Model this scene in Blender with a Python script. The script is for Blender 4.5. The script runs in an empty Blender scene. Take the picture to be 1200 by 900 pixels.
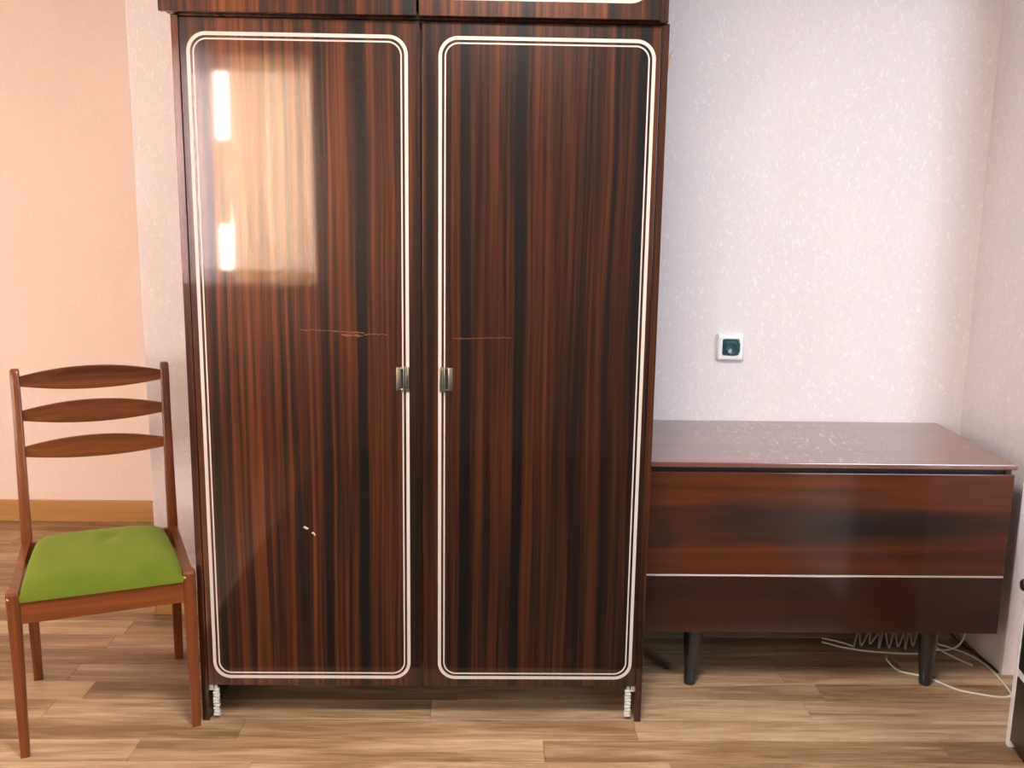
import bpy, bmesh, math, random
from mathutils import Vector, Matrix, noise
C = bpy.context.scene.collection
R = math.radians
random.seed(7)

# ---------------------------------------------------------------- camera
CAM = dict(loc=(0.773, -2.5114, 1.4223), pitch=10.7385, yaw=1.3233, roll=0.8733, f=1163.08)
def make_camera():
    pi, ya, ro = R(CAM['pitch']), R(CAM['yaw']), R(CAM['roll'])
    F = Vector((math.sin(ya)*math.cos(pi), math.cos(ya)*math.cos(pi), -math.sin(pi)))
    Rt = Vector((math.cos(ya), -math.sin(ya), 0)); U = Rt.cross(F)
    R2 = Rt*math.cos(ro)+U*math.sin(ro); U2 = -Rt*math.sin(ro)+U*math.cos(ro)
    cd = bpy.data.cameras.new('camera'); co = bpy.data.objects.new('camera', cd); C.objects.link(co)
    cd.sensor_width = 36; cd.lens = CAM['f']/1200*36; cd.clip_start = 0.05
    m = Matrix((R2, U2, -F)).transposed().to_4x4(); m.translation = Vector(CAM['loc'])
    co.matrix_world = m
    bpy.context.scene.camera = co
make_camera()
vs = bpy.context.scene.view_settings
vs.view_transform = 'Standard'; vs.look = 'None'; vs.gamma = 1; vs.use_curve_mapping = False
vs.exposure = 0.40

# ---------------------------------------------------------------- light
w = bpy.data.worlds.new('sky'); bpy.context.scene.world = w; w.use_nodes = True
w.node_tree.nodes['Background'].inputs[0].default_value = (.80, .88, 1.0, 1)
w.node_tree.nodes['Background'].inputs[1].default_value = 2.0
def area(name, loc, rot, sx, sy, energy, col, spread=180):
    l = bpy.data.lights.new(name, 'AREA'); l.shape = 'RECTANGLE'; l.size = sx; l.size_y = sy
    l.energy = energy; l.color = col; l.spread = R(spread)
    o = bpy.data.objects.new(name, l); C.objects.link(o); o.location = loc; o.rotation_euler = rot
    return o
# daylight entering through two windows behind the camera, plus an added one
# windows: x0, x1, z0, z1
WIN1 = (-.98, -0.20, 0.93, 2.13)
WIN_FILL = (-2.35, -1.30, 0.85, 2.35)  # window added to brighten the alcove and the chair
WIN2 = (2.70, 4.20, 0.80, 2.40)
WY = -3.1
area('window_daylight', ((WIN1[0]+WIN1[1])/2, WY-0.5, 1.85), (R(80), 0, 0), 1.1, 1.9, 270, (1.0, .82, .66))
area('window_daylight', ((WIN2[0]+WIN2[1])/2, WY-0.5, 1.95), (R(78), 0, 0), 1.6, 2.0, 120, (.74, .86, 1.0))
area('window_daylight', ((WIN_FILL[0]+WIN_FILL[1])/2, WY-0.5, 1.90), (R(80), 0, 0), 1.2, 2.0, 110, (1.0, .88, .78))  # warm fill through the added left window
sun = bpy.data.lights.new('sun', 'SUN'); sun.energy = 3; sun.angle = R(1); sun.color = (1, .86, .70)
FILL_LAMP = (.85, -1.35, 2.50)
area('fill_lamp_light', (FILL_LAMP[0], FILL_LAMP[1], FILL_LAMP[2]-.045), (0, 0, 0), .5, .5, 62, (1.0, .94, .90))  # unseen fill added for steeper light from above
FILL_LAMP2 = (-1.55, -.20, 2.50)
area('fill_lamp_light', (FILL_LAMP2[0], FILL_LAMP2[1], FILL_LAMP2[2]-.045), (0, 0, 0), .5, .5, 19, (1.0, .82, .66))  # second unseen fill, added to brighten the alcove
so_ = bpy.data.objects.new('sun', sun); C.objects.link(so_)
so_.rotation_euler = Vector((.25, -.80, .95)).to_track_quat('Z', 'Y').to_euler()

# ---------------------------------------------------------------- material helpers
def mat(name):
    m = bpy.data.materials.new(name); m.use_nodes = True
    return m, m.node_tree, m.node_tree.nodes['Principled BSDF']
def N(nt, t, **k):
    n = nt.nodes.new(t)
    for a, b in k.items():
        if a.startswith('i_'): n.inputs[a[2:].replace('_', ' ')].default_value = b
        else: setattr(n, a, b)
    return n
def L(nt, a, b): nt.links.new(a, b)
def plain(name, col, rough=.5, metal=0, coat=0, spec=.5):
    m, nt, b = mat(name)
    b.inputs['Base Color'].default_value = (*col, 1); b.inputs['Roughness'].default_value = rough
    b.inputs['Metallic'].default_value = metal; b.inputs['Coat Weight'].default_value = coat
    b.inputs['Specular IOR Level'].default_value = spec
    return m
def mapped(nt, scale, loc=(0, 0, 0), src='Object'):
    tc = N(nt, 'ShaderNodeTexCoord'); mp = N(nt, 'ShaderNodeMapping')
    mp.inputs['Scale'].default_value = scale; mp.inputs['Location'].default_value = loc
    L(nt, tc.outputs[src], mp.inputs['Vector']); return mp.outputs['Vector']
def noise_tex(nt, vec, scale=1, detail=3, rough=.5, dist=0):
    n = N(nt, 'ShaderNodeTexNoise'); n.inputs['Scale'].default_value = scale; n.inputs['Detail'].default_value = detail
    n.inputs['Roughness'].default_value = rough; n.inputs['Distortion'].default_value = dist
    L(nt, vec, n.inputs['Vector']); return n.outputs['Fac']
def ramp(nt, fac, stops):
    r = N(nt, 'ShaderNodeValToRGB'); e = r.color_ramp.elements
    while len(e) < len(stops): e.new(.5)
    for i, (p, c) in enumerate(stops): e[i].position = p; e[i].color = (*c, 1) if len(c) == 3 else c
    L(nt, fac, r.inputs['Fac']); return r.outputs['Color']
def mix(nt, fac, a, b, mode='MIX'):
    m = N(nt, 'ShaderNodeMix', data_type='RGBA', blend_type=mode)
    if isinstance(fac, (int, float)): m.inputs[0].default_value = fac
    else: L(nt, fac, m.inputs[0])
    for i, v in ((6, a), (7, b)):
        if isinstance(v, tuple): m.inputs[i].default_value = (*v, 1)
        else: L(nt, v, m.inputs[i])
    return m.outputs[2]
def mth(nt, op, a, b=None, clamp=False):
    m = N(nt, 'ShaderNodeMath', operation=op, use_clamp=clamp)
    for i, v in enumerate((a, b)):
        if v is None: continue
        if isinstance(v, (int, float)): m.inputs[i].default_value = v
        else: L(nt, v, m.inputs[i])
    return m.outputs[0]
def bump(nt, b, h, strength, dist=.001):
    n = N(nt, 'ShaderNodeBump'); n.inputs['Strength'].default_value = strength; n.inputs['Distance'].default_value = dist
    L(nt, h, n.inputs['Height']); L(nt, n.outputs[0], b.inputs['Normal'])

def wallpaper(name, base, light, rough=.42, fleck=.8):
    m, nt, b = mat(name)
    v = mapped(nt, (85, 85, 48))
    n1 = noise_tex(nt, v, 1, 4, .65, 1.2)
    f = ramp(nt, n1, [(.54, (0, 0, 0)), (.68, (fleck,)*3)])
    v2 = mapped(nt, (5, 5, 3)); n2 = noise_tex(nt, v2, 1, 3)
    c0 = mix(nt, n2, tuple(x*.94 for x in base), tuple(min(1, x*1.05) for x in base))
    L(nt, mix(nt, f, c0, light), b.inputs['Base Color'])
    L(nt, ramp(nt, n1, [(.45, (rough+.12,)*3), (.65, (rough-.08,)*3)]), b.inputs['Roughness'])
    n3 = noise_tex(nt, mapped(nt, (260, 260, 130)), 1, 3, .6, .8)
    bump(nt, b, mth(nt, 'ADD', n1, mth(nt, 'MULTIPLY', n3, .5)), .6, .002)
    return m
M = {}
M['wallpaper'] = wallpaper('wallpaper', (.74, .665, .665), (.86, .81, .80))
M['wallpaper_alcove'] = wallpaper('wallpaper_alcove', (.78, .63, .55), (.88, .75, .67), .6, .35)  # same wallpaper with the alcove's warm light put into its colour

def sapele(name, bands, x_off=0, gain=.48):
    """vertical ribbon-striped red-brown veneer; bands = [(centre x, half width, strength)] of dark heart stripes"""
    m, nt, b = mat(name)
    tc = N(nt, 'ShaderNodeTexCoord'); sep = N(nt, 'ShaderNodeSeparateXYZ'); L(nt, tc.outputs['Object'], sep.inputs[0])
    wob = noise_tex(nt, mapped(nt, (3.0, 3, 1.1), (x_off, 0, 0)), 1, 2)
    xx = mth(nt, 'ADD', sep.outputs[0], mth(nt, 'MULTIPLY', mth(nt, 'SUBTRACT', wob, .5), .022))
    cmb = N(nt, 'ShaderNodeCombineXYZ')
    L(nt, mth(nt, 'ADD', xx, x_off), cmb.inputs[0]); L(nt, mth(nt, 'MULTIPLY', sep.outputs[2], .012), cmb.inputs[2])
    L(nt, mth(nt, 'MULTIPLY', sep.outputs[1], .3), cmb.inputs[1])
    n1 = noise_tex(nt, cmb.outputs[0], 72, 4, .62)
    n2 = noise_tex(nt, cmb.outputs[0], 9, 2, .5)
    cmb2 = N(nt, 'ShaderNodeCombineXYZ')
    L(nt, xx, cmb2.inputs[0]); L(nt, mth(nt, 'MULTIPLY', sep.outputs[2], .06), cmb2.inputs[2])
    n3 = noise_tex(nt, cmb2.outputs[0], 330, 3, .7)
    s = mth(nt, 'ADD', mth(nt, 'MULTIPLY', n1, .80), mth(nt, 'ADD', mth(nt, 'MULTIPLY', n2, .24), mth(nt, 'MULTIPLY', n3, .0)))
    for cx, hw, st in bands:
        d = mth(nt, 'ABSOLUTE', mth(nt, 'SUBTRACT', xx, cx))
        k = N(nt, 'ShaderNodeMapRange', interpolation_type='SMOOTHSTEP')
        k.inputs['From Min'].default_value = hw; k.inputs['From Max'].default_value = hw*.35
        k.inputs['To Min'].default_value = 0; k.inputs['To Max'].default_value = st
        L(nt, d, k.inputs['Value']); s = mth(nt, 'SUBTRACT', s, k.outputs[0])
    g = gain
    col = ramp(nt, s, [(.34, (.012*g, .008*g, .006*g)), (.45, (.040*g, .013*g, .007*g)), (.53, (.115*g, .029*g, .008*g)),
                       (.62, (.21*g, .056*g, .013*g)), (.72, (.30*g, .092*g, .026*g))])
    # fine pore dashes
    fl = noise_tex(nt, mapped(nt, (700, 700, 60)), 1, 2, .6)
    col = mix(nt, ramp(nt, fl, [(.60, (0, 0, 0)), (.75, (.5,)*3)]), col, (.24*g, .085*g, .035*g))
    L(nt, col, b.inputs['Base Color'])
    b.inputs['Roughness'].default_value = .33; b.inputs['Metallic'].default_value = .38; b.inputs['Coat IOR'].default_value = 1.52; b.inputs['Coat Weight'].default_value = 1.0
    b.inputs['Coat Roughness'].default_value = .045; b.inputs['Specular IOR Level'].default_value = .35
    wv = noise_tex(nt, mapped(nt, (3, 3, 1.2)), 1, 2)
    n = N(nt, 'ShaderNodeBump'); n.inputs['Strength'].default_value = .25; n.inputs['Distance'].default_value = .002
    L(nt, wv, n.inputs['Height']); L(nt, n.outputs[0], b.inputs['Coat Normal'])
    return m
M['veneer_left'] = sapele('veneer_left', [(.447, .017, .22), (.355, .014, .14), (.07, .012, .08), (.59, .01, .1)])
M['veneer_right'] = sapele('veneer_right', [(.845, .018, .25), (.708, .018, .20), (1.01, .010, .1), (1.075, .010, .12), (1.145, .02, .14), (.615, .01, .1)], 3.3, .36)  # lower gain puts the right door's dimmer light into the veneer colour
M['veneer_top'] = sapele('veneer_top', [(.40, .02, .1), (.57, .02, .2), (.86, .02, .12), (1.06, .02, .16)], 7.1)
M['veneer_side'] = sapele('veneer_side', [], 11.3, .42)

def wood(name, dark, light, axis='x', rough=.3, coat=.6, freq=1.0, coat_rough=.1, dust_sheen=False, knot=None):
    m, nt, b = mat(name)
    sc = {'x': (1.2, 28, 28), 'z': (28, 28, 1.2), 'y': (28, 1.2, 28)}[axis]
    sc = tuple(x*freq for x in sc)
    n1 = noise_tex(nt, mapped(nt, sc), 1, 4, .6, .6)
    n2 = noise_tex(nt, mapped(nt, tuple(x*6 for x in sc)), 1, 2)
    f = mth(nt, 'ADD', mth(nt, 'MULTIPLY', n1, .8), mth(nt, 'MULTIPLY', n2, .2))
    col = ramp(nt, f, [(.32, dark), (.66, light)])
    if knot:
        tc = N(nt, 'ShaderNodeTexCoord')
        for (kx, kz, rx, rz, amt) in knot:
            sp = N(nt, 'ShaderNodeSeparateXYZ'); L(nt, tc.outputs['Object'], sp.inputs[0])
            ax = mth(nt, 'MULTIPLY', mth(nt, 'SUBTRACT', sp.outputs[0], kx), 1/rx)
            az = mth(nt, 'MULTIPLY', mth(nt, 'SUBTRACT', sp.outputs[2], kz), 1/rz)
            d = mth(nt, 'SQRT', mth(nt, 'ADD', mth(nt, 'MULTIPLY', ax, ax), mth(nt, 'MULTIPLY', az, az)))
            d = mth(nt, 'ADD', d, mth(nt, 'MULTIPLY', mth(nt, 'SUBTRACT', n1, .5), 1.2))
            k = N(nt, 'ShaderNodeMapRange', interpolation_type='SMOOTHSTEP')
            k.inputs['From Min'].default_value = 1; k.inputs['From Max'].default_value = 0
            k.inputs['To Min'].default_value = 0; k.inputs['To Max'].default_value = amt
            L(nt, d, k.inputs['Value'])
            col = mix(nt, k.outputs[0], col, (.012, .010, .009))
    b.inputs['Roughness'].default_value = rough; b.inputs['Specular IOR Level'].default_value = .2
    if dust_sheen:
        sn = noise_tex(nt, mapped(nt, (34, 11, 1)), 1, 5, .75, 2.0)
        sk = ramp(nt, sn, [(.56, (0, 0, 0)), (.66, (.9,)*3)])
        big = ramp(nt, mth(nt, 'SUBTRACT', 1.0, mth(nt, 'MULTIPLY', mth(nt, 'ABSOLUTE', mth(nt, 'SUBTRACT', N(nt, 'ShaderNodeSeparateXYZ').outputs[0], 1.74)), 2.2)), [(.15, (0, 0, 0)), (.85, (1, 1, 1))])
        tcd = N(nt, 'ShaderNodeTexCoord'); sx = [q for q in nt.nodes if q.type == 'SEPXYZ'][-1]; L(nt, tcd.outputs['Object'], sx.inputs[0])
        gn = N(nt, 'ShaderNodeNewGeometry'); sg = N(nt, 'ShaderNodeSeparateXYZ'); L(nt, gn.outputs['Normal'], sg.inputs[0])
        big = mix(nt, 1.0, big, ramp(nt, sg.outputs[2], [(.9, (0, 0, 0)), (.98, (1, 1, 1))]), 'MULTIPLY')
        sk = mix(nt, 1.0, sk, big, 'MULTIPLY')
        col = mix(nt, sk, col, (.50, .44, .42))
    if dust_sheen: col = mix(nt, .06, col, (.40, .34, .38)); b.inputs['Coat IOR'].default_value = 1.9  # even grey veil painted in for the wall's reflection on the top
    L(nt, col, b.inputs['Base Color'])
    b.inputs['Coat Weight'].default_value = coat; b.inputs['Coat Roughness'].default_value = coat_rough
    bump(nt, b, f, .08, .001)
    return m
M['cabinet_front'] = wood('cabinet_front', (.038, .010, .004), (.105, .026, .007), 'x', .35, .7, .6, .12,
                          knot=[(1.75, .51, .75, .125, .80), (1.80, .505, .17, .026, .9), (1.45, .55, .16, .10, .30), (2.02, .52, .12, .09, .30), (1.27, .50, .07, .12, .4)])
M['cabinet_low'] = wood('cabinet_low', (.018, .006, .004), (.045, .012, .006), 'x', .35, .6, .6, .12)  # darker front wood, dim room reflection put into the colour
M['cabinet_top'] = wood('cabinet_top', (.10, .030, .018), (.19, .060, .032), 'x', .32, 1.0, .7, .16, dust_sheen=True)
M['cabinet_side'] = wood('cabinet_side', (.07, .02, .01), (.12, .03, .014), 'z', .4, .4)
M['chair_wood'] = wood('chair_wood', (.075, .020, .006), (.19, .055, .015), 'z', .38, .4)
M['chair_rail'] = wood('chair_rail', (.10, .025, .007), (.21, .060, .016), 'x', .38, .4)
M['slat_wood'] = wood('slat_wood', (.055, .015, .005), (.18, .055, .015), 'x', .34, .5, .8)
M['dark_leg'] = plain('dark_leg', (.012, .011, .011), .3, 0, .4)
M['black_gap'] = plain('black_gap', (.006, .006, .006), .6)
M['inlay'] = plain('inlay', (.50, .445, .39), .5)
M['metal'] = plain('metal', (.30, .28, .23), .35, 1)
M['white_plastic'] = plain('white_plastic', (.80, .82, .84), .3)
M['bracket'] = plain('bracket', (.55, .54, .50), .5)
M['teal_plastic'] = plain('teal_plastic', (.012, .065, .075), .25, 0, .3)
M['chip'] = plain('chip', (.58, .44, .33), .6)
M['scratch'] = plain('scratch', (.15, .038, .012), .5)
M['raw_wood'] = plain('raw_wood', (.30, .15, .07), .7)
M['cable_white'] = plain('cable_white', (.62, .60, .52), .4)
M['cable_black'] = plain('cable_black', (.015, .015, .015), .4)
M['white_board'] = plain('white_board', (.74, .72, .70), .35)
M['black_board'] = plain('black_board', (.010, .009, .010), .3, 0, .3)
M['ceiling'] = plain('ceiling', (.80, .79, .77), .8)
M['window_white'] = plain('window_white', (.8, .8, .8), .35)
M['baseboard'] = wood('baseboard', (.34, .17, .06), (.50, .27, .10), 'x', .4, .2, .6)

def green_fabric():
    m, nt, b = mat('green_fabric')
    n1 = noise_tex(nt, mapped(nt, (7, 7, 7)), 1, 3)
    L(nt, ramp(nt, n1, [(.35, (.078, .110, .006)), (.65, (.102, .136, .009))]), b.inputs['Base Color'])
    b.inputs['Roughness'].default_value = .85; b.inputs['Sheen Weight'].default_value = .25
    b.inputs['Sheen Tint'].default_value = (.7, .8, .2, 1); b.inputs['Specular IOR Level'].default_value = .2
    wv = noise_tex(nt, mapped(nt, (600, 600, 600)), 1, 2)
    bump(nt, b, wv, .3, .001)
    return m
M['green_fabric'] = green_fabric()

def plank_mat():
    m, nt, b = mat('laminate')
    oi = N(nt, 'ShaderNodeObjectInfo')
    tc = N(nt, 'ShaderNodeTexCoord'); mp = N(nt, 'ShaderNodeMapping'); L(nt, tc.outputs['Object'], mp.inputs['Vector'])
    mp.inputs['Scale'].default_value = (2.0, 22, 1)
    cb = N(nt, 'ShaderNodeCombineXYZ'); L(nt, mth(nt, 'MULTIPLY', oi.outputs['Random'], 50), cb.inputs[0])
    L(nt, mth(nt, 'MULTIPLY', oi.outputs['Random'], 37), cb.inputs[1]); L(nt, cb.outputs[0], mp.inputs['Location'])
    n1 = noise_tex(nt, mp.outputs[0], 1, 5, .62, .8)
    mp2 = N(nt, 'ShaderNodeMapping'); mp2.inputs['Scale'].default_value = (9, 130, 1); L(nt, tc.outputs['Object'], mp2.inputs['Vector'])
    n2 = noise_tex(nt, mp2.outputs[0], 1, 3, .6)
    f = mth(nt, 'ADD', mth(nt, 'MULTIPLY', n1, .72), mth(nt, 'MULTIPLY', n2, .28))
    f = mth(nt, 'ADD', f, mth(nt, 'MULTIPLY', mth(nt, 'SUBTRACT', oi.outputs['Random'], .5), .18))
    col = ramp(nt, f, [(.36, (.175, .095, .044)), (.50, (.31, .192, .105)), (.64, (.47, .325, .20))])
    L(nt, col, b.inputs['Base Color'])
    b.inputs['Roughness'].default_value = .42; b.inputs['Specular IOR Level'].default_value = .4
    bump(nt, b, n2, .06, .001)
    return m
M['laminate'] = plank_mat()

def glass_mat():
    m = bpy.data.materials.new('window_glass'); m.use_nodes = True; nt = m.node_tree; nt.nodes.clear()
    o = N(nt, 'ShaderNodeOutputMaterial'); t = N(nt, 'ShaderNodeBsdfTransparent'); g = N(nt, 'ShaderNodeBsdfGlossy')
    g.inputs['Roughness'].default_value = .02; mx = N(nt, 'ShaderNodeMixShader'); mx.inputs[0].default_value = .06
    L(nt, t.outputs[0], mx.inputs[1]); L(nt, g.outputs[0], mx.inputs[2]); L(nt, mx.outputs[0], o.inputs[0]); return m
M['glass'] = glass_mat()
def curtain_mat(name, col, tr=.6, thru=0.0):
    m = bpy.data.materials.new(name); m.use_nodes = True; nt = m.node_tree; nt.nodes.clear()
    o = N(nt, 'ShaderNodeOutputMaterial'); d = N(nt, 'ShaderNodeBsdfDiffuse'); t = N(nt, 'ShaderNodeBsdfTranslucent')
    st = ramp(nt, noise_tex(nt, mapped(nt, (11, .2, .12)), 1, 2), [(.42, tuple(c*.68 for c in col)), (.56, col)])  # fold shading painted in as vertical colour stripes
    L(nt, st, d.inputs[0]); L(nt, st, t.inputs[0])
    mx = N(nt, 'ShaderNodeMixShader'); mx.inputs[0].default_value = tr
    L(nt, d.outputs[0], mx.inputs[1]); L(nt, t.outputs[0], mx.inputs[2]); out = mx.outputs[0]
    if thru:
        tp = N(nt, 'ShaderNodeBsdfTransparent'); m2 = N(nt, 'ShaderNodeMixShader'); m2.inputs[0].default_value = thru
        L(nt, out, m2.inputs[1]); L(nt, tp.outputs[0], m2.inputs[2]); out = m2.outputs[0]
    L(nt, out, o.inputs[0]); return m
M['tan_curtain'] = curtain_mat('tan_curtain', (.85, .66, .44), .65, .12)
M['sheer'] = curtain_mat('sheer', (.72, .68, .86), .6, .08)

# ---------------------------------------------------------------- mesh helpers
def box(bm, a, b, bev=0, seg=2):
    """axis aligned box from corner a to corner b, edges bevelled"""
    t = bmesh.new()
    vs_ = [t.verts.new((x, y, z)) for x in (a[0], b[0]) for y in (a[1], b[1]) for z in (a[2], b[2])]
    for f in ((0, 1, 3, 2), (4, 6, 7, 5), (0, 4, 5, 1), (2, 3, 7, 6), (0, 2, 6, 4), (1, 5, 7, 3)):
        t.faces.new([vs_[i] for i in f])
    if bev: bmesh.ops.bevel(t, geom=list(t.edges), offset=bev, segments=seg, profile=.6, affect='EDGES', clamp_overlap=True)
    join(bm, t)
def join(bm, t, mtx=None):
    if mtx is not None: t.transform(mtx)
    me = bpy.data.meshes.new('tmp'); t.to_mesh(me); t.free(); bm.from_mesh(me); bpy.data.meshes.remove(me)
def loft(bm, rings, cap=True, close=True):
    """rings: lists of points with equal count, joined one after another"""
    vr = [[bm.verts.new(p) for p in r] for r in rings]
    n = len(vr[0])
    for a, b in zip(vr, vr[1:]):
        for i in range(n if close else n-1):
            j = (i+1) % n
            bm.faces.new((a[i], a[j], b[j], b[i]))
    if cap:
        bm.faces.new(list(reversed(vr[0]))); bm.faces.new(vr[-1])
def rrect(cx, cy, hx, hy, r, seg=3):
    """rounded rectangle outline in the XY plane"""
    pts = []
    for k, (sx, sy) in enumerate(((1, 1), (-1, 1), (-1, -1), (1, -1))):
        for s in range(seg+1):
            a = R(90*k + 90*s/seg)
            pts.append((cx+sx*(hx-r)+r*math.cos(a), cy+sy*(hy-r)+r*math.sin(a)))
    return pts
def catmull(pts, n=6):
    P = [Vector(p) for p in pts]; P = [P[0]*2-P[1]]+P+[P[-1]*2-P[-2]]; out = []
    for i in range(1, len(P)-2):
        for k in range(n):
            t = k/n; a, b, c, d = P[i-1:i+3]
            out.append(.5*((2*b)+(c-a)*t+(2*a-5*b+4*c-d)*t*t+(3*b-a-3*c+d)*t**3))
    out.append(P[-2]); return out
def tube(bm, pts, r, seg=8, n=6):
    path = catmull(pts, n); rings = []
    for i, p in enumerate(path):
        t = (path[min(i+1, len(path)-1)]-path[max(i-1, 0)]).normalized()
        s = t.cross(Vector((0, 0, 1)))
        if s.length < 1e-3: s = Vector((1, 0, 0))
        s.normalize(); u = s.cross(t)
        rings.append([p+s*math.cos(2*math.pi*k/seg)*r+u*math.sin(2*math.pi*k/seg)*r for k in range(seg)])
    loft(bm, rings)
def obj(name, bm, m, parent=None, smooth=True, **props):
    bmesh.ops.recalc_face_normals(bm, faces=list(bm.faces))
    me = bpy.data.meshes.new(name); bm.to_mesh(me); bm.free()
    if smooth:
        for p in me.polygons: p.use_smooth = True
        me.set_sharp_from_angle(angle=R(38))
    me.materials.append(M[m] if isinstance(m, str) else m)
    o = bpy.data.objects.new(name, me); C.objects.link(o)
    if parent: o.parent = parent
    for k, v in props.items(): o[k] = v
    return o
def bobj(name, a, b, m, parent=None, bev=0, **props):
    bm = bmesh.new(); box(bm, a, b, bev); return obj(name, bm, m, parent, smooth=False, **props)
def thing(name, label, cat, loc=(0, 0, 0), rz=0, group=None):
    o = bpy.data.objects.new(name, None); C.objects.link(o); o.location = loc; o.rotation_euler = (0, 0, rz)
    o.empty_display_size = .1
    o['label'] = label; o['category'] = cat
    if group: o['group'] = group
    return o
S = dict(kind='structure')

# ---------------------------------------------------------------- room shell
X0, X1 = -2.6, 4.7          # room sides
YB, YA = 0.705, 1.675       # back wall behind the wardrobe, alcove wall on the left
XC, XR, YR = -0.351, 2.355, 0.285
HC = 2.62
floor = bobj('floor', (X0-.1, WY-.1, -.12), (X1+.1, YA+.15, -.008), 'black_gap', label='pale laminate plank floor', **S)
bobj('ceiling', (X0-.1, WY-.1, HC), (X1+.1, YA+.15, HC+.1), 'ceiling', **S)
bobj('wall_back', (XC, YB, -.008), (X1, YA+.15, HC), 'wallpaper', bev=.003, label='pink flecked wallpaper wall behind the wardrobe', **S)
bobj('wall_right', (XR, YR, -.008), (X1, YB, HC), 'wallpaper', bev=.004, **S)
bobj('wall_right_far', (X1, WY-.1, -.008), (X1+.1, YR, HC), 'wallpaper', **S)
bobj('wall_left_back', (X0, YA, -.008), (XC, YA+.15, HC), 'wallpaper_alcove', **S)
bobj('wall_left', (X0-.1, WY-.1, -.008), (X0, YA+.15, HC), 'wallpaper_alcove', **S)
# window wall behind the camera
bm = bmesh.new()
xs = [X0, WIN_FILL[0], WIN_FILL[1], WIN1[0], WIN1[1], WIN2[0], WIN2[1], X1]
box(bm, (xs[0], WY-.3, 0), (xs[1], WY, HC)); box(bm, (xs[2], WY-.3, 0), (xs[3], WY, HC)); box(bm, (xs[4], WY-.3, 0), (xs[5], WY, HC)); box(bm, (xs[6], WY-.3, 0), (xs[7], WY, HC))
for wn in (WIN1, WIN2, WIN_FILL):
    box(bm, (wn[0], WY-.3, 0), (wn[1], WY, wn[2])); box(bm, (wn[0], WY-.3, wn[3]), (wn[1], WY, HC))
obj('wall_front', bm, plain('wall_front_darkened', (.16, .13, .11), .7), **S)  # wall colour darkened to cut its reflected veil on the doors
for i, wn in enumerate((WIN1, WIN2, WIN_FILL)):
    x0, x1, z0, z1 = wn; yf = WY-.2
    bm = bmesh.new(); t = .05
    box(bm, (x0, yf-.03, z0), (x0+t, yf+.03, z1), .004); box(bm, (x1-t, yf-.03, z0), (x1, yf+.03, z1), .004)
    box(bm, (x0+t, yf-.03, z0), (x1-t, yf+.03, z0+t), .004); box(bm, (x0+t, yf-.03, z1-t), (x1-t, yf+.03, z1), .004)
    if i: box(bm, ((x0+x1)/2-.03, yf-.03, z0+t), ((x0+x1)/2+.03, yf+.03, z1-t), .004)
    wo = obj('window_%d' % (i+1), bm, 'window_white', label='white framed window', **S)  # the last window is an added one, for fill light
    bobj('pane', (x0+t, yf-.003, z0+t), (x1-t, yf+.003, z1-t), 'glass', wo)
    bobj('sill', (x0, WY-.16, z0-.03), (x1, WY+.06, z0), 'window_white', wo, .005)
# curtains of the left window, drawn half across
def curtain(name, label, xa, xb, za, zb, y, m, folds, amp, gap=None):
    bm = bmesh.new(); n = folds*10; cols = []
    for i in range(n+1):
        t = i/n; x = xa+(xb-xa)*t
        yy = y+amp*math.sin(t*folds*2*math.pi)+.3*amp*math.sin(t*folds*4.7*math.pi+1)
        cols.append([(x+.006*math.sin(k*1.3+i*.7)*(k/8), yy*1.0, zb+(za-zb)*k/8) for k in range(9)])
    loft(bm, cols, cap=False, close=False)
    o = obj(name, bm, m, label=label, category='curtain', group='curtains at the window')
    return o
curtain('curtain', 'tan curtain strip hanging at the left edge of the window', -.66, -.585, .93, 2.15, WY+.02, 'tan_curtain', 2, .012)
curtain('curtain', 'short tan strip added across the window gap to tint its reflection', -.73, -.66, 1.24, 1.70, WY+.03, 'tan_curtain', 1, .008)  # added strip, makes the tan patch in the door reflection
curtain('curtain', 'wide tan curtain hanging over the middle of the window', -.585, -.20, .93, 2.15, WY+.03, 'tan_curtain', 5, .03)
curtain('curtain', 'lilac grey sheer curtain hanging beside the tan curtain', -1.02, -.72, .80, 2.2, WY+.05, 'sheer', 3, .02)

# baseboards
bobj('baseboard_left', (X0, YA-.016, 0), (XC-.016, YA, .095), 'baseboard', bev=.004, label='honey coloured wooden baseboard under the pink wall', **S)
bobj('baseboard_corner', (XC-.016, YB-.016, 0), (XC, YA, .085), 'baseboard', bev=.004, **S)
bobj('baseboard_back', (XC, YB-.016, 0), (1.3, YB, .085), 'baseboard', bev=.004, **S)

# floor planks: rows run left to right, 105 mm wide
PW, G = .1055, .0006
joints = {}   # row -> a joint seen in the photograph
bases = [.115-PW*0, -.135, 1.75, .5]
def plank_rows():
    rows = []
    k0 = -5; k1 = int((YA-.0105)/PW)+1
    for k in range(k0, k1+1):
        y0 = .0105+PW*(k-1); y1 = min(y0+PW, YA)
        st = {0: .115, -1: -.135, 1: .62, 2: 1.75-1.06, -2: .45}.get(k, random.uniform(-.5, .5))
        ln = 1.065
        if k == -1: ln = 1.061
        js = []; x = st
        while x > -1.95: x -= ln
        x = max(x, -1.95-.0) if x < X0 else x
        js = [x]
        while js[-1] < 2.9: js.append(js[-1]+ln)
        rows.append((y0, y1, js))
    return rows
meshes = {}
def plank_mesh(l, wd):
    key = (round(l, 4), round(wd, 4))
    if key not in meshes:
        bm = bmesh.new(); box(bm, (0, 0, -.008), (l-G, wd-G, 0), .0007, 1)
        me = bpy.data.meshes.new('plank'); bmesh.ops.recalc_face_normals(bm, faces=list(bm.faces)); bm.to_mesh(me); bm.free()
        me.materials.append(M['laminate']); meshes[key] = me
    return meshes[key]
rest = bmesh.new(); first_y = None
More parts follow.
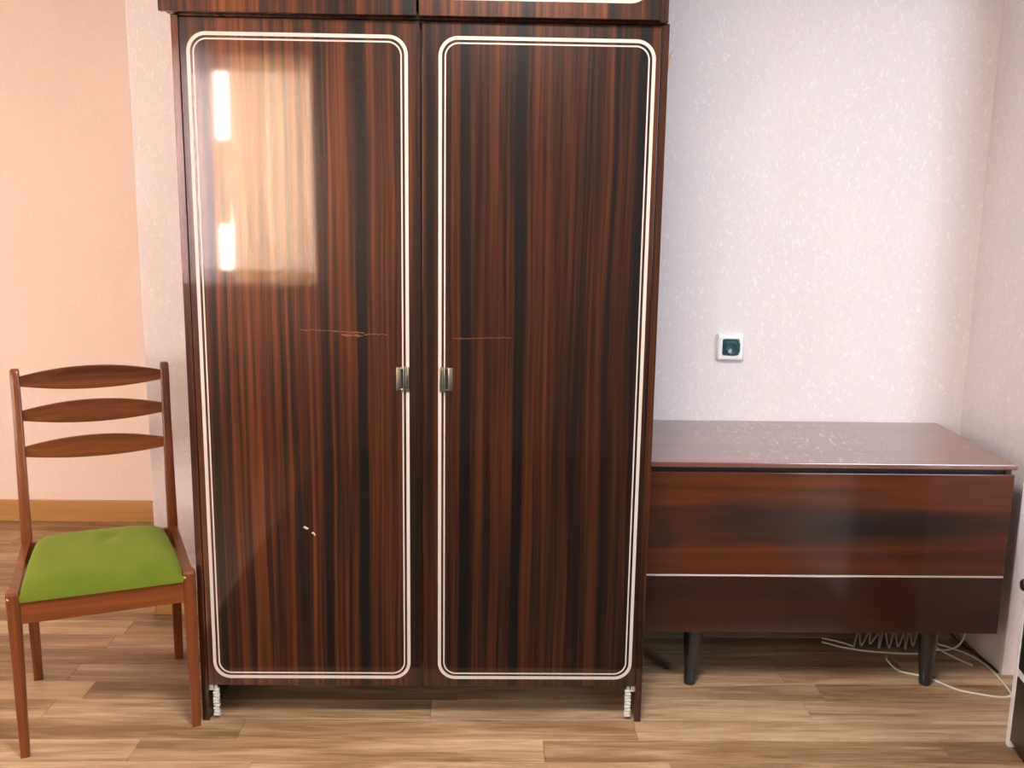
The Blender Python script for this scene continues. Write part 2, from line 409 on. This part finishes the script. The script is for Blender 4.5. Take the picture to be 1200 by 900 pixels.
for y0, y1, js in plank_rows():
    first_y = y0 if first_y is None else first_y
    for a, b in zip(js, js[1:]):
        xa, xb = max(a, X0), min(b, X1)
        if y0 > YR-.06:                              # floor ends at the right wall
            if xa >= XR: continue
            if y0 >= YR: xb = min(xb, XR)
        if y1 > YB and xa >= XC: continue
        if y0 >= YB-.06: xb = min(xb, XC) if y1 > YB+.02 else xb
        if xb-xa < .02: continue
        o = bpy.data.objects.new('plank', plank_mesh(xb-xa, y1-y0)); C.objects.link(o)
        o.location = (xa, y0, 0); o.parent = floor
    if js[0] > X0: box(rest, (X0, y0, -.008), (js[0]-G, y1-G, 0))
y = first_y
while y > WY:                                        # floor behind the camera: rows joined
    x = X0-random.uniform(0, 1)
    while x < X1:
        box(rest, (max(x, X0), max(y-PW, WY), -.008), (min(x+1.065, X1)-G, y-G, 0)); x += 1.065
    y -= PW
obj('plank_field', rest, 'laminate', floor, smooth=False, kind='stuff')
# front right part of the floor beside the small cabinet
rr = bmesh.new(); box(rr, (2.9, first_y, -.0085), (X1, YR, -.0005)); obj('plank_field', rr, 'laminate', floor, kind='stuff')

# dark mat added out of view to dim reflections and floor bounce
rg = bmesh.new(); box(rg, (-.15, -2.95, .0005), (2.05, -.32, .011), .004)
ro = obj('added_rug', rg, plain('added_rug', (.020, .022, .016), .95), label='dark rug in the middle of the room', category='added_rug')
# two unseen fill lamps added for light from above
for lp, lab in ((FILL_LAMP, 'flat white square fill lamp added unseen above the room'), (FILL_LAMP2, 'flat white square fill lamp added unseen near the left alcove')):
    cl = thing('fill_lamp', lab, 'lamp', lp, 0, 'added fill lamps')
    bobj('lamp_base', (-.28, -.28, -.02), (.28, .28, HC-lp[2]), 'window_white', cl, .004)
    bobj('lamp_rim', (-.28, -.28, -.04), (-.255, .28, -.02), 'window_white', cl, .003)
    bobj('lamp_rim', (.255, -.28, -.04), (.28, .28, -.02), 'window_white', cl, .003)

# ---------------------------------------------------------------- wardrobe
def ring_strip(bm, x0, x1, z0, z1, r, wd, y, th, seg=8):
    """flat rounded-rectangle band, wd wide, standing th proud of the plane y (towards -Y)"""
    def outline(off):
        hx, hz = (x1-x0)/2-off, (z1-z0)/2-off
        return rrect((x0+x1)/2, (z0+z1)/2, hx, hz, max(r-off, .002), seg)
    o, i = outline(0), outline(wd); n = len(o)
    vo = [bm.verts.new((p[0], y-th, p[1])) for p in o]; vi = [bm.verts.new((p[0], y-th, p[1])) for p in i]
    bo = [bm.verts.new((p[0], y+.0005, p[1])) for p in o]; bi = [bm.verts.new((p[0], y+.0005, p[1])) for p in i]
    for k in range(n):
        j = (k+1) % n
        bm.faces.new((vo[k], vo[j], vi[j], vi[k])); bm.faces.new((vo[k], bo[k], bo[j], vo[j])); bm.faces.new((vi[k], vi[j], bi[j], bi[k]))
        bm.faces.new((bo[k], bi[k], bi[j], bo[j]))
W, D, HW, ZB = 1.2, .58, 1.836, .108
wr = thing('wardrobe', 'tall glossy dark striped veneer wardrobe with two white-lined doors', 'wardrobe')
for x0 in (0, W-.018):
    bobj('side_panel', (x0, 0, 0), (x0+.018, D, HW), 'veneer_side', wr, .001)
bobj('bottom_panel', (.018, .02, ZB-.006), (W-.018, D-.005, ZB+.012), 'veneer_side', wr, .001)
bobj('top_panel', (.018, .02, HW-.018), (W-.018, D-.005, HW), 'veneer_side', wr, .001)
bobj('back_panel', (.018, D-.005, .06), (W-.018, D, HW-.001), 'cabinet_side', wr)
bobj('center_partition', (W/2-.009, .022, ZB+.012), (W/2+.009, D-.006, HW-.018), 'veneer_side', wr)
for k, (x0, x1, m, ix0, ix1) in enumerate(((.0195, .5955, 'veneer_left', .035, .567), (.6015, W-.0195, 'veneer_right', .641, 1.169))):
    d = bobj('door', (x0, 0, ZB-.003), (x1, .018, HW-.004), m, wr, .0015,
             label='left wardrobe door with a window reflected in it' if k == 0 else 'right wardrobe door with its dimmer light put into the veneer colour')
    bm = bmesh.new()
    ring_strip(bm, ix0, ix1, .126, 1.799, .047, .0085, 0, .0007)
    obj('wide_inlay', bm, 'inlay', d, smooth=False, label='wide white line inlaid round the door')
    bm = bmesh.new()
    ring_strip(bm, ix0+.0145, ix1-.0145, .126+.0145, 1.799-.0145, .034, .0036, 0, .0006)
    obj('thin_inlay', bm, 'inlay', d, smooth=False, label='thin white line inlaid inside the wide one')
    # handle: bent metal plate with a recess and a ribbed grip
    s = 1 if k == 0 else -1
    hx = .5335 if k == 0 else .6785   # outer edge of the plate
    h = bmesh.new(); z0, z1 = .925, .987
    box(h, (min(hx, hx+s*.012), -.003, z0+.001), (max(hx, hx+s*.012), .0002, z1-.001), .0008)
    box(h, (min(hx+s*.012, hx+s*.034), -.003, z0), (max(hx+s*.012, hx+s*.034), .0002, z0+.006), .0008)
    box(h, (min(hx+s*.012, hx+s*.034), -.003, z1-.006), (max(hx+s*.012, hx+s*.034), .0002, z1), .0008)
    ho = obj('handle', h, 'metal', d, label='small square metal handle')
    g = bmesh.new()
    for q in range(3):
        xa = hx+s*(.0190+q*.0052); xb = xa+s*.0034
        box(g, (min(xa, xb), -.010+q*.0018, z0-.002), (max(xa, xb), -.0005, z1+.002), .0010)
    obj('grip', g, 'metal', ho)
    bobj('recess', (min(hx+s*.0115, hx+s*.034), -.0012, z0+.006), (max(hx+s*.0115, hx+s*.034), .0001, z1-.006), 'black_gap', ho)  # flat black insert, shade of the recess put into its colour
    # scratches and chips
def sliver(name, parent, m, segs, y=-.0004):
    bm = bmesh.new()
    for pts in segs:
        top = [bm.verts.new((x, y, z+h)) for x, z, h in pts]; bot = [bm.verts.new((x, y, z-h)) for x, z, h in pts]
        tb = [bm.verts.new((x, .0002, z+h)) for x, z, h in pts]; bb = [bm.verts.new((x, .0002, z-h)) for x, z, h in pts]
        for i in range(len(pts)-1):
            bm.faces.new((top[i], top[i+1], bot[i+1], bot[i])); bm.faces.new((top[i], tb[i], tb[i+1], top[i+1])); bm.faces.new((bot[i], bot[i+1], bb[i+1], bb[i]))
    return obj(name, bm, m, parent, smooth=False)
doors = [o for o in wr.children if o.name.startswith('door')]
doors.sort(key=lambda o: o.name)
rs = random.Random(3)
def line(xa, za, xb, zb, h, n=14):
    return [(xa+(xb-xa)*i/n, za+(zb-za)*i/n+rs.uniform(-.0015, .0015), h*rs.uniform(.3, 1)*(1 if 0 < i < n else .1)) for i in range(n+1)]
sliver('scratch', doors[0], 'scratch', [line(.288, 1.080, .37, 1.078, .0012), line(.37, 1.078, .455, 1.073, .0016), line(.395, 1.068, .45, 1.066, .0035), line(.45, 1.070, .514, 1.071, .0014)])
sliver('scratch', doors[1], 'scratch', [line(.677, 1.062, .83, 1.066, .0013, 30)])
sliver('paint_chip', doors[0], 'chip', [[(.286, .555, .0003), (.290, .556, .0035), (.296, .552, .003), (.301, .553, .0004)], [(.307, .540, .0003), (.312, .540, .0028), (.316, .536, .004), (.318, .533, .0004)]])
# split edge with a lifted splinter near the top right
bm = bmesh.new(); loft(bm, [[(1.2, .001, 1.757), (1.2, .006, 1.757), (1.2005, .006, 1.725), (1.2005, .001, 1.725)], [(1.205, .001, 1.768), (1.205, .005, 1.768), (1.203, .005, 1.755), (1.203, .001, 1.755)], [(1.2115, .002, 1.779), (1.2115, .004, 1.779), (1.210, .004, 1.775), (1.210, .002, 1.775)]])
obj('splinter', bm, 'raw_wood', wr, label='lifted splinter of edge veneer')
# white perforated brackets behind the feet
for x, s in ((.0185, 1), (1.1815, -1)):
    bm = bmesh.new(); xa, xb = x+s*.010, x+s*.026
    rs2 = random.Random(5)
    for kz in range(9):
        z = .014+kz*.0092
        for kx in range(3):
            xx = xa+(xb-xa)*(kx+.5)/3
            q = rs2.uniform(.0022, .0036)
            box(bm, (xx-q, .004+rs2.uniform(0, .003), z-q*.9), (xx+q, .016, z+q*1.1), .0008, 1)
    box(bm, (min(xa, xb)+.004, .009, .010), (max(xa, xb)-.004, .013, .100))
    box(bm, (min(x, xa), .010, .085), (max(x, xa)+.0001, .02, .1))
    obj('foot_bracket', bm, 'bracket', wr, label='white pitted bracket inside the foot')

# upper wardrobe unit (mezzanine)
ux0, ux1, uz0, uz1, uy = -.020, 1.194, HW, HW+.50, -.012
up = thing('top_cupboard', 'veneered upper cupboard unit standing on top of the wardrobe', 'cupboard', (0, 0, 0))
bm = bmesh.new()
prof = [(ux0, uz1), (ux0, uz0+.014), (ux0+.018, uz0+.0005), (ux0+.034, uz0+.0005), (ux0+.034, uz1)]
loft(bm, [[(x, uy, z) for x, z in prof], [(x, D, z) for x, z in prof]])
obj('side_panel', bm, 'veneer_side', up, smooth=False)
bobj('side_panel', (ux1-.018, uy, uz0+.0005), (ux1, D, uz1), 'veneer_side', up, .001)
bobj('bottom_panel', (ux0+.034, uy+.02, uz0+.0005), (ux1-.018, D, uz0+.016), 'veneer_side', up)
bobj('top_panel', (ux0+.034, uy+.02, uz1-.016), (ux1-.018, D, uz1), 'veneer_side', up)
bobj('back_panel', (ux0+.034, D-.004, uz0+.016), (ux1-.018, D, uz1-.016), 'cabinet_side', up)
for k, (x0, x1) in enumerate(((ux0+.001, .5895), (.5955, ux1-.019))):
    d = bobj('door', (x0, uy-.018, uz0+.003), (x1, uy, uz1-.003), 'veneer_top', up, .0015)
    bm = bmesh.new(); ring_strip(bm, x0+.044, x1-.030, uz0+.040, uz1-.04, .045, .0085, uy-.018, .0007); obj('wide_inlay', bm, 'inlay', d, smooth=False)
    bm = bmesh.new(); ring_strip(bm, x0+.0585, x1-.0445, uz0+.0545, uz1-.0545, .033, .0036, uy-.018, .0006); obj('thin_inlay', bm, 'inlay', d, smooth=False)

# ---------------------------------------------------------------- low cabinet
sx0, sx1, sy, sz, sd = 1.207, 2.262, .167, .697, .700
lc = thing('low_cabinet', 'low reddish brown cabinet on dark tapered legs under the wall socket', 'cabinet')
bobj('cabinet_top', (sx0, sy, sz-.015), (sx1+.006, sd, sz), 'cabinet_top', lc, .0025)
for x in (sx0+.002, sx1-.018):
    bobj('side_panel', (x, sy+.018, .192), (x+.016, sd-.02, sz-.015), 'cabinet_side', lc, .001)
bobj('shadow_rail', (sx0+.018, sy+.03, sz-.06), (sx1-.018, sy+.045, sz-.0152), 'black_gap', lc)  # black strip painting the shade of the gap under the top
bobj('bottom_panel', (sx0+.018, sy+.02, .192), (sx1-.018, sd-.02, .208), 'cabinet_side', lc)
bobj('back_panel', (sx0+.018, sd-.025, .208), (sx1-.018, sd-.02, sz-.015), 'cabinet_side', lc)
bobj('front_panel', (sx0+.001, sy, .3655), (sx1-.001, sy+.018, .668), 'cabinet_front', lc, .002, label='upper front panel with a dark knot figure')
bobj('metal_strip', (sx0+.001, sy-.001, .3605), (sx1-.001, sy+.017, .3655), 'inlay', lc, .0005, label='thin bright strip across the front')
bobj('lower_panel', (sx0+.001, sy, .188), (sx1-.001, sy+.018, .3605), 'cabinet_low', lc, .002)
for x, y in ((1.385, .225), (2.085, .225), (1.385, .62), (2.085, .62)):
    bm = bmesh.new(); rings = []
    for z, r in ((.192, .030), (.17, .0295), (.08, .0225), (.022, .0175), (.02, .0185), (.003, .0175), (0, .0155)):
        rings.append([(x+math.copysign(.010, x-1.7)*(1-z/.192)*.5+r*math.cos(2*math.pi*k/20), y+r*math.sin(2*math.pi*k/20), z) for k in range(20)])
    loft(bm, rings); lg = obj('leg', bm, 'dark_leg', lc)

# ---------------------------------------------------------------- wall socket
so = thing('wall_socket', 'white square wall socket with a dark teal plug cover on the pink wall', 'socket', (1.561, YB, .946))
def frame_plate():
    bm = bmesh.new()
    rings = []
    for y, s, r in ((0, .044, .006), (-.012, .044, .006), (-.019, .041, .008), (-.021, .038, .008), (-.021, .028, .005), (-.012, .027, .005)):
        rings.append([(p[0], y, p[1]) for p in rrect(0, 0, s, s, r, 4)])
    loft(bm, rings); return bm
obj('socket_frame', frame_plate(), 'white_plastic', so)
bm = bmesh.new()
loft(bm, [[(p[0], y, p[1]) for p in rrect(-.001, 0, s, s, .007, 4)] for y, s in ((-.0125, .0262), (-.020, .0262), (-.0235, .0235))])
pc = obj('plug_cover', bm, 'teal_plastic', so)
bm = bmesh.new()
loft(bm, [[(r*math.cos(2*math.pi*k/28), y, r*math.sin(2*math.pi*k/28)) for k in range(28)] for y, r in ((-.0230, .0215), (-.033, .0205), (-.036, .018), (-.034, .010), (-.033, .004))])
obj('round_knob', bm, 'teal_plastic', pc)
bobj('tab', (.020, -.026, -.0155), (.0295, -.0130, .0155), 'teal_plastic', pc, .002)

# ---------------------------------------------------------------- chair
ch = thing('dining_chair', 'brown wooden dining chair with a green padded seat and three back slats', 'chair', (-.2035, -.104, 0), R(21.5))
def post(bm, pts, seg=2):
    """pts: (x, y, z, hx, hy) along the leg, rounded rectangle section"""
    loft(bm, [[(p[0], p[1], z) for p in rrect(x, y, hx, hy, min(hx, hy)*.35, 2)] for x, y, z, hx, hy in pts])
for s in (-1, 1):
    bm = bmesh.new()
    post(bm, [(s*.209, .006, 0, .0115, .0115), (s*.209, .006, .10, .0125, .0125), (s*.208, .008, .30, .0150, .016), (s*.208, .010, .41, .0165, .018), (s*.208, .010, .436, .0165, .018), (s*.208, .012, .4425, .0130, .014)])
    lg = obj('leg', bm, 'chair_wood', ch)
    # worn pale corners at the top of the leg
    bm = bmesh.new(); bmesh.ops.create_icosphere(bm, subdivisions=2, radius=.0045)
    for v in bm.verts: v.co = Vector((v.co.x*1.0, v.co.y*.5, v.co.z*1.3))*(1+.25*noise.noise(v.co*300)) + Vector((s*.208-.010, -.006, .428))
    obj('worn_corner', bm, 'chip', lg, label='pale chipped corner')
    if s < 0:
        bm = bmesh.new(); loft(bm, [[(-.1985+q[0], -.0045+q[1], z) for q in ((-.0010, -.0016), (.0014, -.0008), (.0012, .0010))] for z in (.14, .165, .19, .21)])
        for v in bm.verts: v.co.x += .0006*math.sin(v.co.z*300); v.co.y += .0005
        obj('worn_edge', bm, 'chip', lg)
    bm = bmesh.new()
    post(bm, [(s*.197, .440, 0, .0125, .0115), (s*.197, .428, .12, .0135, .014), (s*.197, .405, .33, .0140, .019), (s*.196, .400, .45, .0140, .020),
              (s*.196, .412, .55, .0135, .0175), (s*.197, .440, .75, .0125, .013), (s*.199, .466, .905, .0120, .011), (s*.199, .469, .920, .0115, .0105), (s*.199, .470, .924, .009, .008)])
    obj('leg', bm, 'chair_wood', ch)
    bm = bmesh.new(); loft(bm, [[(s*x0, y0, z0), (s*x0, y0, z1), (s*x1, y0, z1), (s*x1, y0, z0)] for x0, x1, y0, z0, z1 in ((.196, .218, .026, .372, .437), (.194, .214, .20, .378, .437), (.186, .207, .385, .385, .445))])
    obj('side_rail', bm, 'chair_wood', ch)
bobj('front_rail', (-.194, -.004, .358), (.194, .014, .432), 'chair_rail', ch, .003)
bobj('back_rail', (-.184, .392, .372), (.184, .408, .435), 'chair_rail', ch, .002)
# slats: lens-shaped, bowed backwards
for zc, yb, hm in ((.889, .461, .034), (.793, .447, .0335), (.692, .432, .0325)):
    bm = bmesh.new(); rings = []; n = 20
    for i in range(n+1):
        t = -1+2*i/n; hh = .0145+(hm-.0145)*(1-abs(t)**2.0); x = t*.187
        y = yb+.020*(1-t*t); th = .0045+.002*(1-t*t)
        rings.append([(x, y-th, zc-hh+.002), (x, y-th, zc+hh-.002), (x, y-th*.4, zc+hh), (x, y+th*.4, zc+hh), (x, y+th, zc+hh-.002), (x, y+th, zc-hh+.002), (x, y+th*.4, zc-hh), (x, y-th*.4, zc-hh)])
    loft(bm, rings); obj('back_slat', bm, 'slat_wood', ch)
# seat cushion
bm = bmesh.new(); nx, ny = 36, 30
def seat_pt(u, v):
    """u,v in -1..1 on a rounded trapezoid, front is v=-1"""
    # squircle mapping keeps the corners round
    k = .16
    uu = u*math.sqrt(1-k*v*v*.5*(1 if v > 0 else .25)); vv = v*math.sqrt(1-k*u*u*.5*(1.6 if v > 0 else .15))
    hw = .197-.019*(vv+1)/2
    x = uu*hw; y = .192+vv*.200
    e = max(abs(u), abs(v))
    edge = (1-abs(u)**7)*(1-abs(v)**7)
    edge = max(edge, 0)**.45
    z = .430+(.012 if v < 0 else 0)*abs(v)**6*(1-abs(u)**10)+.040*edge+.012*(1-u*u)*(1-v*v)
    z += .0035*noise.noise(Vector((x*9, y*9, 1.3)))*edge
    z -= .009*math.exp(-(((x-.01)/.02)**2+((y-.24)/.045)**2)) - .004*math.exp(-(((x+.02)/.02)**2+((y-.22)/.04)**2))
    z -= .005*math.exp(-(((x-.035)/.012)**2+((y-.26)/.03)**2))
    return Vector((x, y, z))
grid = [[bm.verts.new(seat_pt(-1+2*i/nx, -1+2*j/ny)) for j in range(ny+1)] for i in range(nx+1)]
for i in range(nx):
    for j in range(ny): bm.faces.new((grid[i][j], grid[i+1][j], grid[i+1][j+1], grid[i][j+1]))
rim = [grid[i][0] for i in range(nx+1)]+[grid[nx][j] for j in range(1, ny+1)]+[grid[i][ny] for i in range(nx-1, -1, -1)]+[grid[0][j] for j in range(ny-1, 0, -1)]
low = [bm.verts.new((v.co.x*.985, .192+(v.co.y-.192)*.99 if v.co.y > .1 else v.co.y-.006*min(1, (.1-v.co.y)/.1), .4385 if v.co.y > .03 else .4385-.020*min(1, (.03-v.co.y)/.03))) for v in rim]
mid = []
for i in range(len(rim)):
    j = (i+1) % len(rim); bm.faces.new((rim[i], rim[j], low[j], low[i]))
bm.faces.new(low)
obj('seat_cushion', bm, 'green_fabric', ch, label='olive green padded seat')

# ---------------------------------------------------------------- small white cabinet at the right edge
wc = thing('white_cabinet', 'white cabinet with black fronts cut off by the right edge', 'cabinet', (2.166, -.105, 0), R(-8))
H2, wd, dp = .62, .50, .42      # local: x into the wall side, -y towards the camera
bobj('side_panel', (0, -.018, 0), (dp, 0, H2-.016), 'white_board', wc, .001)
bobj('side_panel', (0, -wd, 0), (dp, -wd+.018, H2-.016), 'white_board', wc, .001)
bobj('top_panel', (-.004, -wd-.004, H2-.016), (dp, .004, H2), 'white_board', wc, .002)
bobj('shelf', (0.001, -wd+.018, .2085), (dp, -.018, .2245), 'white_board', wc)
bobj('back_panel', (dp-.006, -wd+.018, .03), (dp, -.018, H2-.016), 'white_board', wc)
d = bobj('door', (.002, -wd+.020, .227), (.018, -.020, H2-.018), 'black_board', wc, .001)
bm = bmesh.new()
loft(bm, [[(x, -.055+r*math.cos(2*math.pi*k/18), .470+r*math.sin(2*math.pi*k/18)) for k in range(18)] for x, r in ((.0025, .006), (-.010, .006), (-.014, .014), (-.022, .0165), (-.028, .013), (-.030, .006))])
obj('knob', bm, 'black_board', d)
bobj('drawer', (.002, -wd+.020, .022), (.018, -.020, .206), 'black_board', wc, .001)

# ---------------------------------------------------------------- cables on the floor
def cable(pts, r, m, label):
    bm = bmesh.new(); tube(bm, pts, r, 8, 7)
    obj('cable', bm, m, label=label, category='cable')
z = .0032
cable([(2.30, .60, .004), (2.25, .50, z), (2.27, .47, z), (2.314, .415, z), (2.335, .334, z), (2.330, .234, z), (2.318, .160, z), (2.300, .142, z), (2.27, .140, z),
       (2.228, .155, z), (2.169, .185, z), (2.11, .262, z), (2.045, .30, z), (2.035, .371, z), (2.045, .398, z)], .003, 'cable_white', 'long white cable looping out across the floor from under the low cabinet')
cable([(2.275, .56, z), (2.245, .50, z), (2.235, .455, .0034), (2.258, .395, z), (2.29, .34, z)], .003, 'cable_white', 'short white cable end lying between the cabinet leg and the wall corner')
cable([(2.325, .50, .16), (2.322, .47, .10), (2.312, .45, .05), (2.287, .438, .02), (2.25, .44, .006), (2.20, .44, .009)], .003, 'cable_white', 'white cable curving down from behind the right end of the low cabinet')
cable([(2.26, .66, .15), (2.285, .58, .06), (2.315, .50, .012), (2.335, .44, .004), (2.345, .36, .004), (2.348, .295, .004)], .0035, 'cable_black', 'black cable running along the foot of the right wall')
# gathered bundle of white cable
pts = []
for k in range(8):
    x = 1.975+k*.028
    pts += [(x-.02, .45+.01*math.sin(k), .006+.006*(k % 3)), (x+.045, .56+.015*math.cos(k*2), .010+.006*((k+1) % 3))]
cable([(1.88, .53, z), (1.93, .50, z), (1.96, .47, z)]+pts+[(2.20, .47, .006), (2.17, .425, z), (2.10, .42, z), (2.0, .435, z), (1.93, .46, z), (1.87, .50, z)], .0028, 'cable_white', 'tangled bundle of thin white cable under the low cabinet')
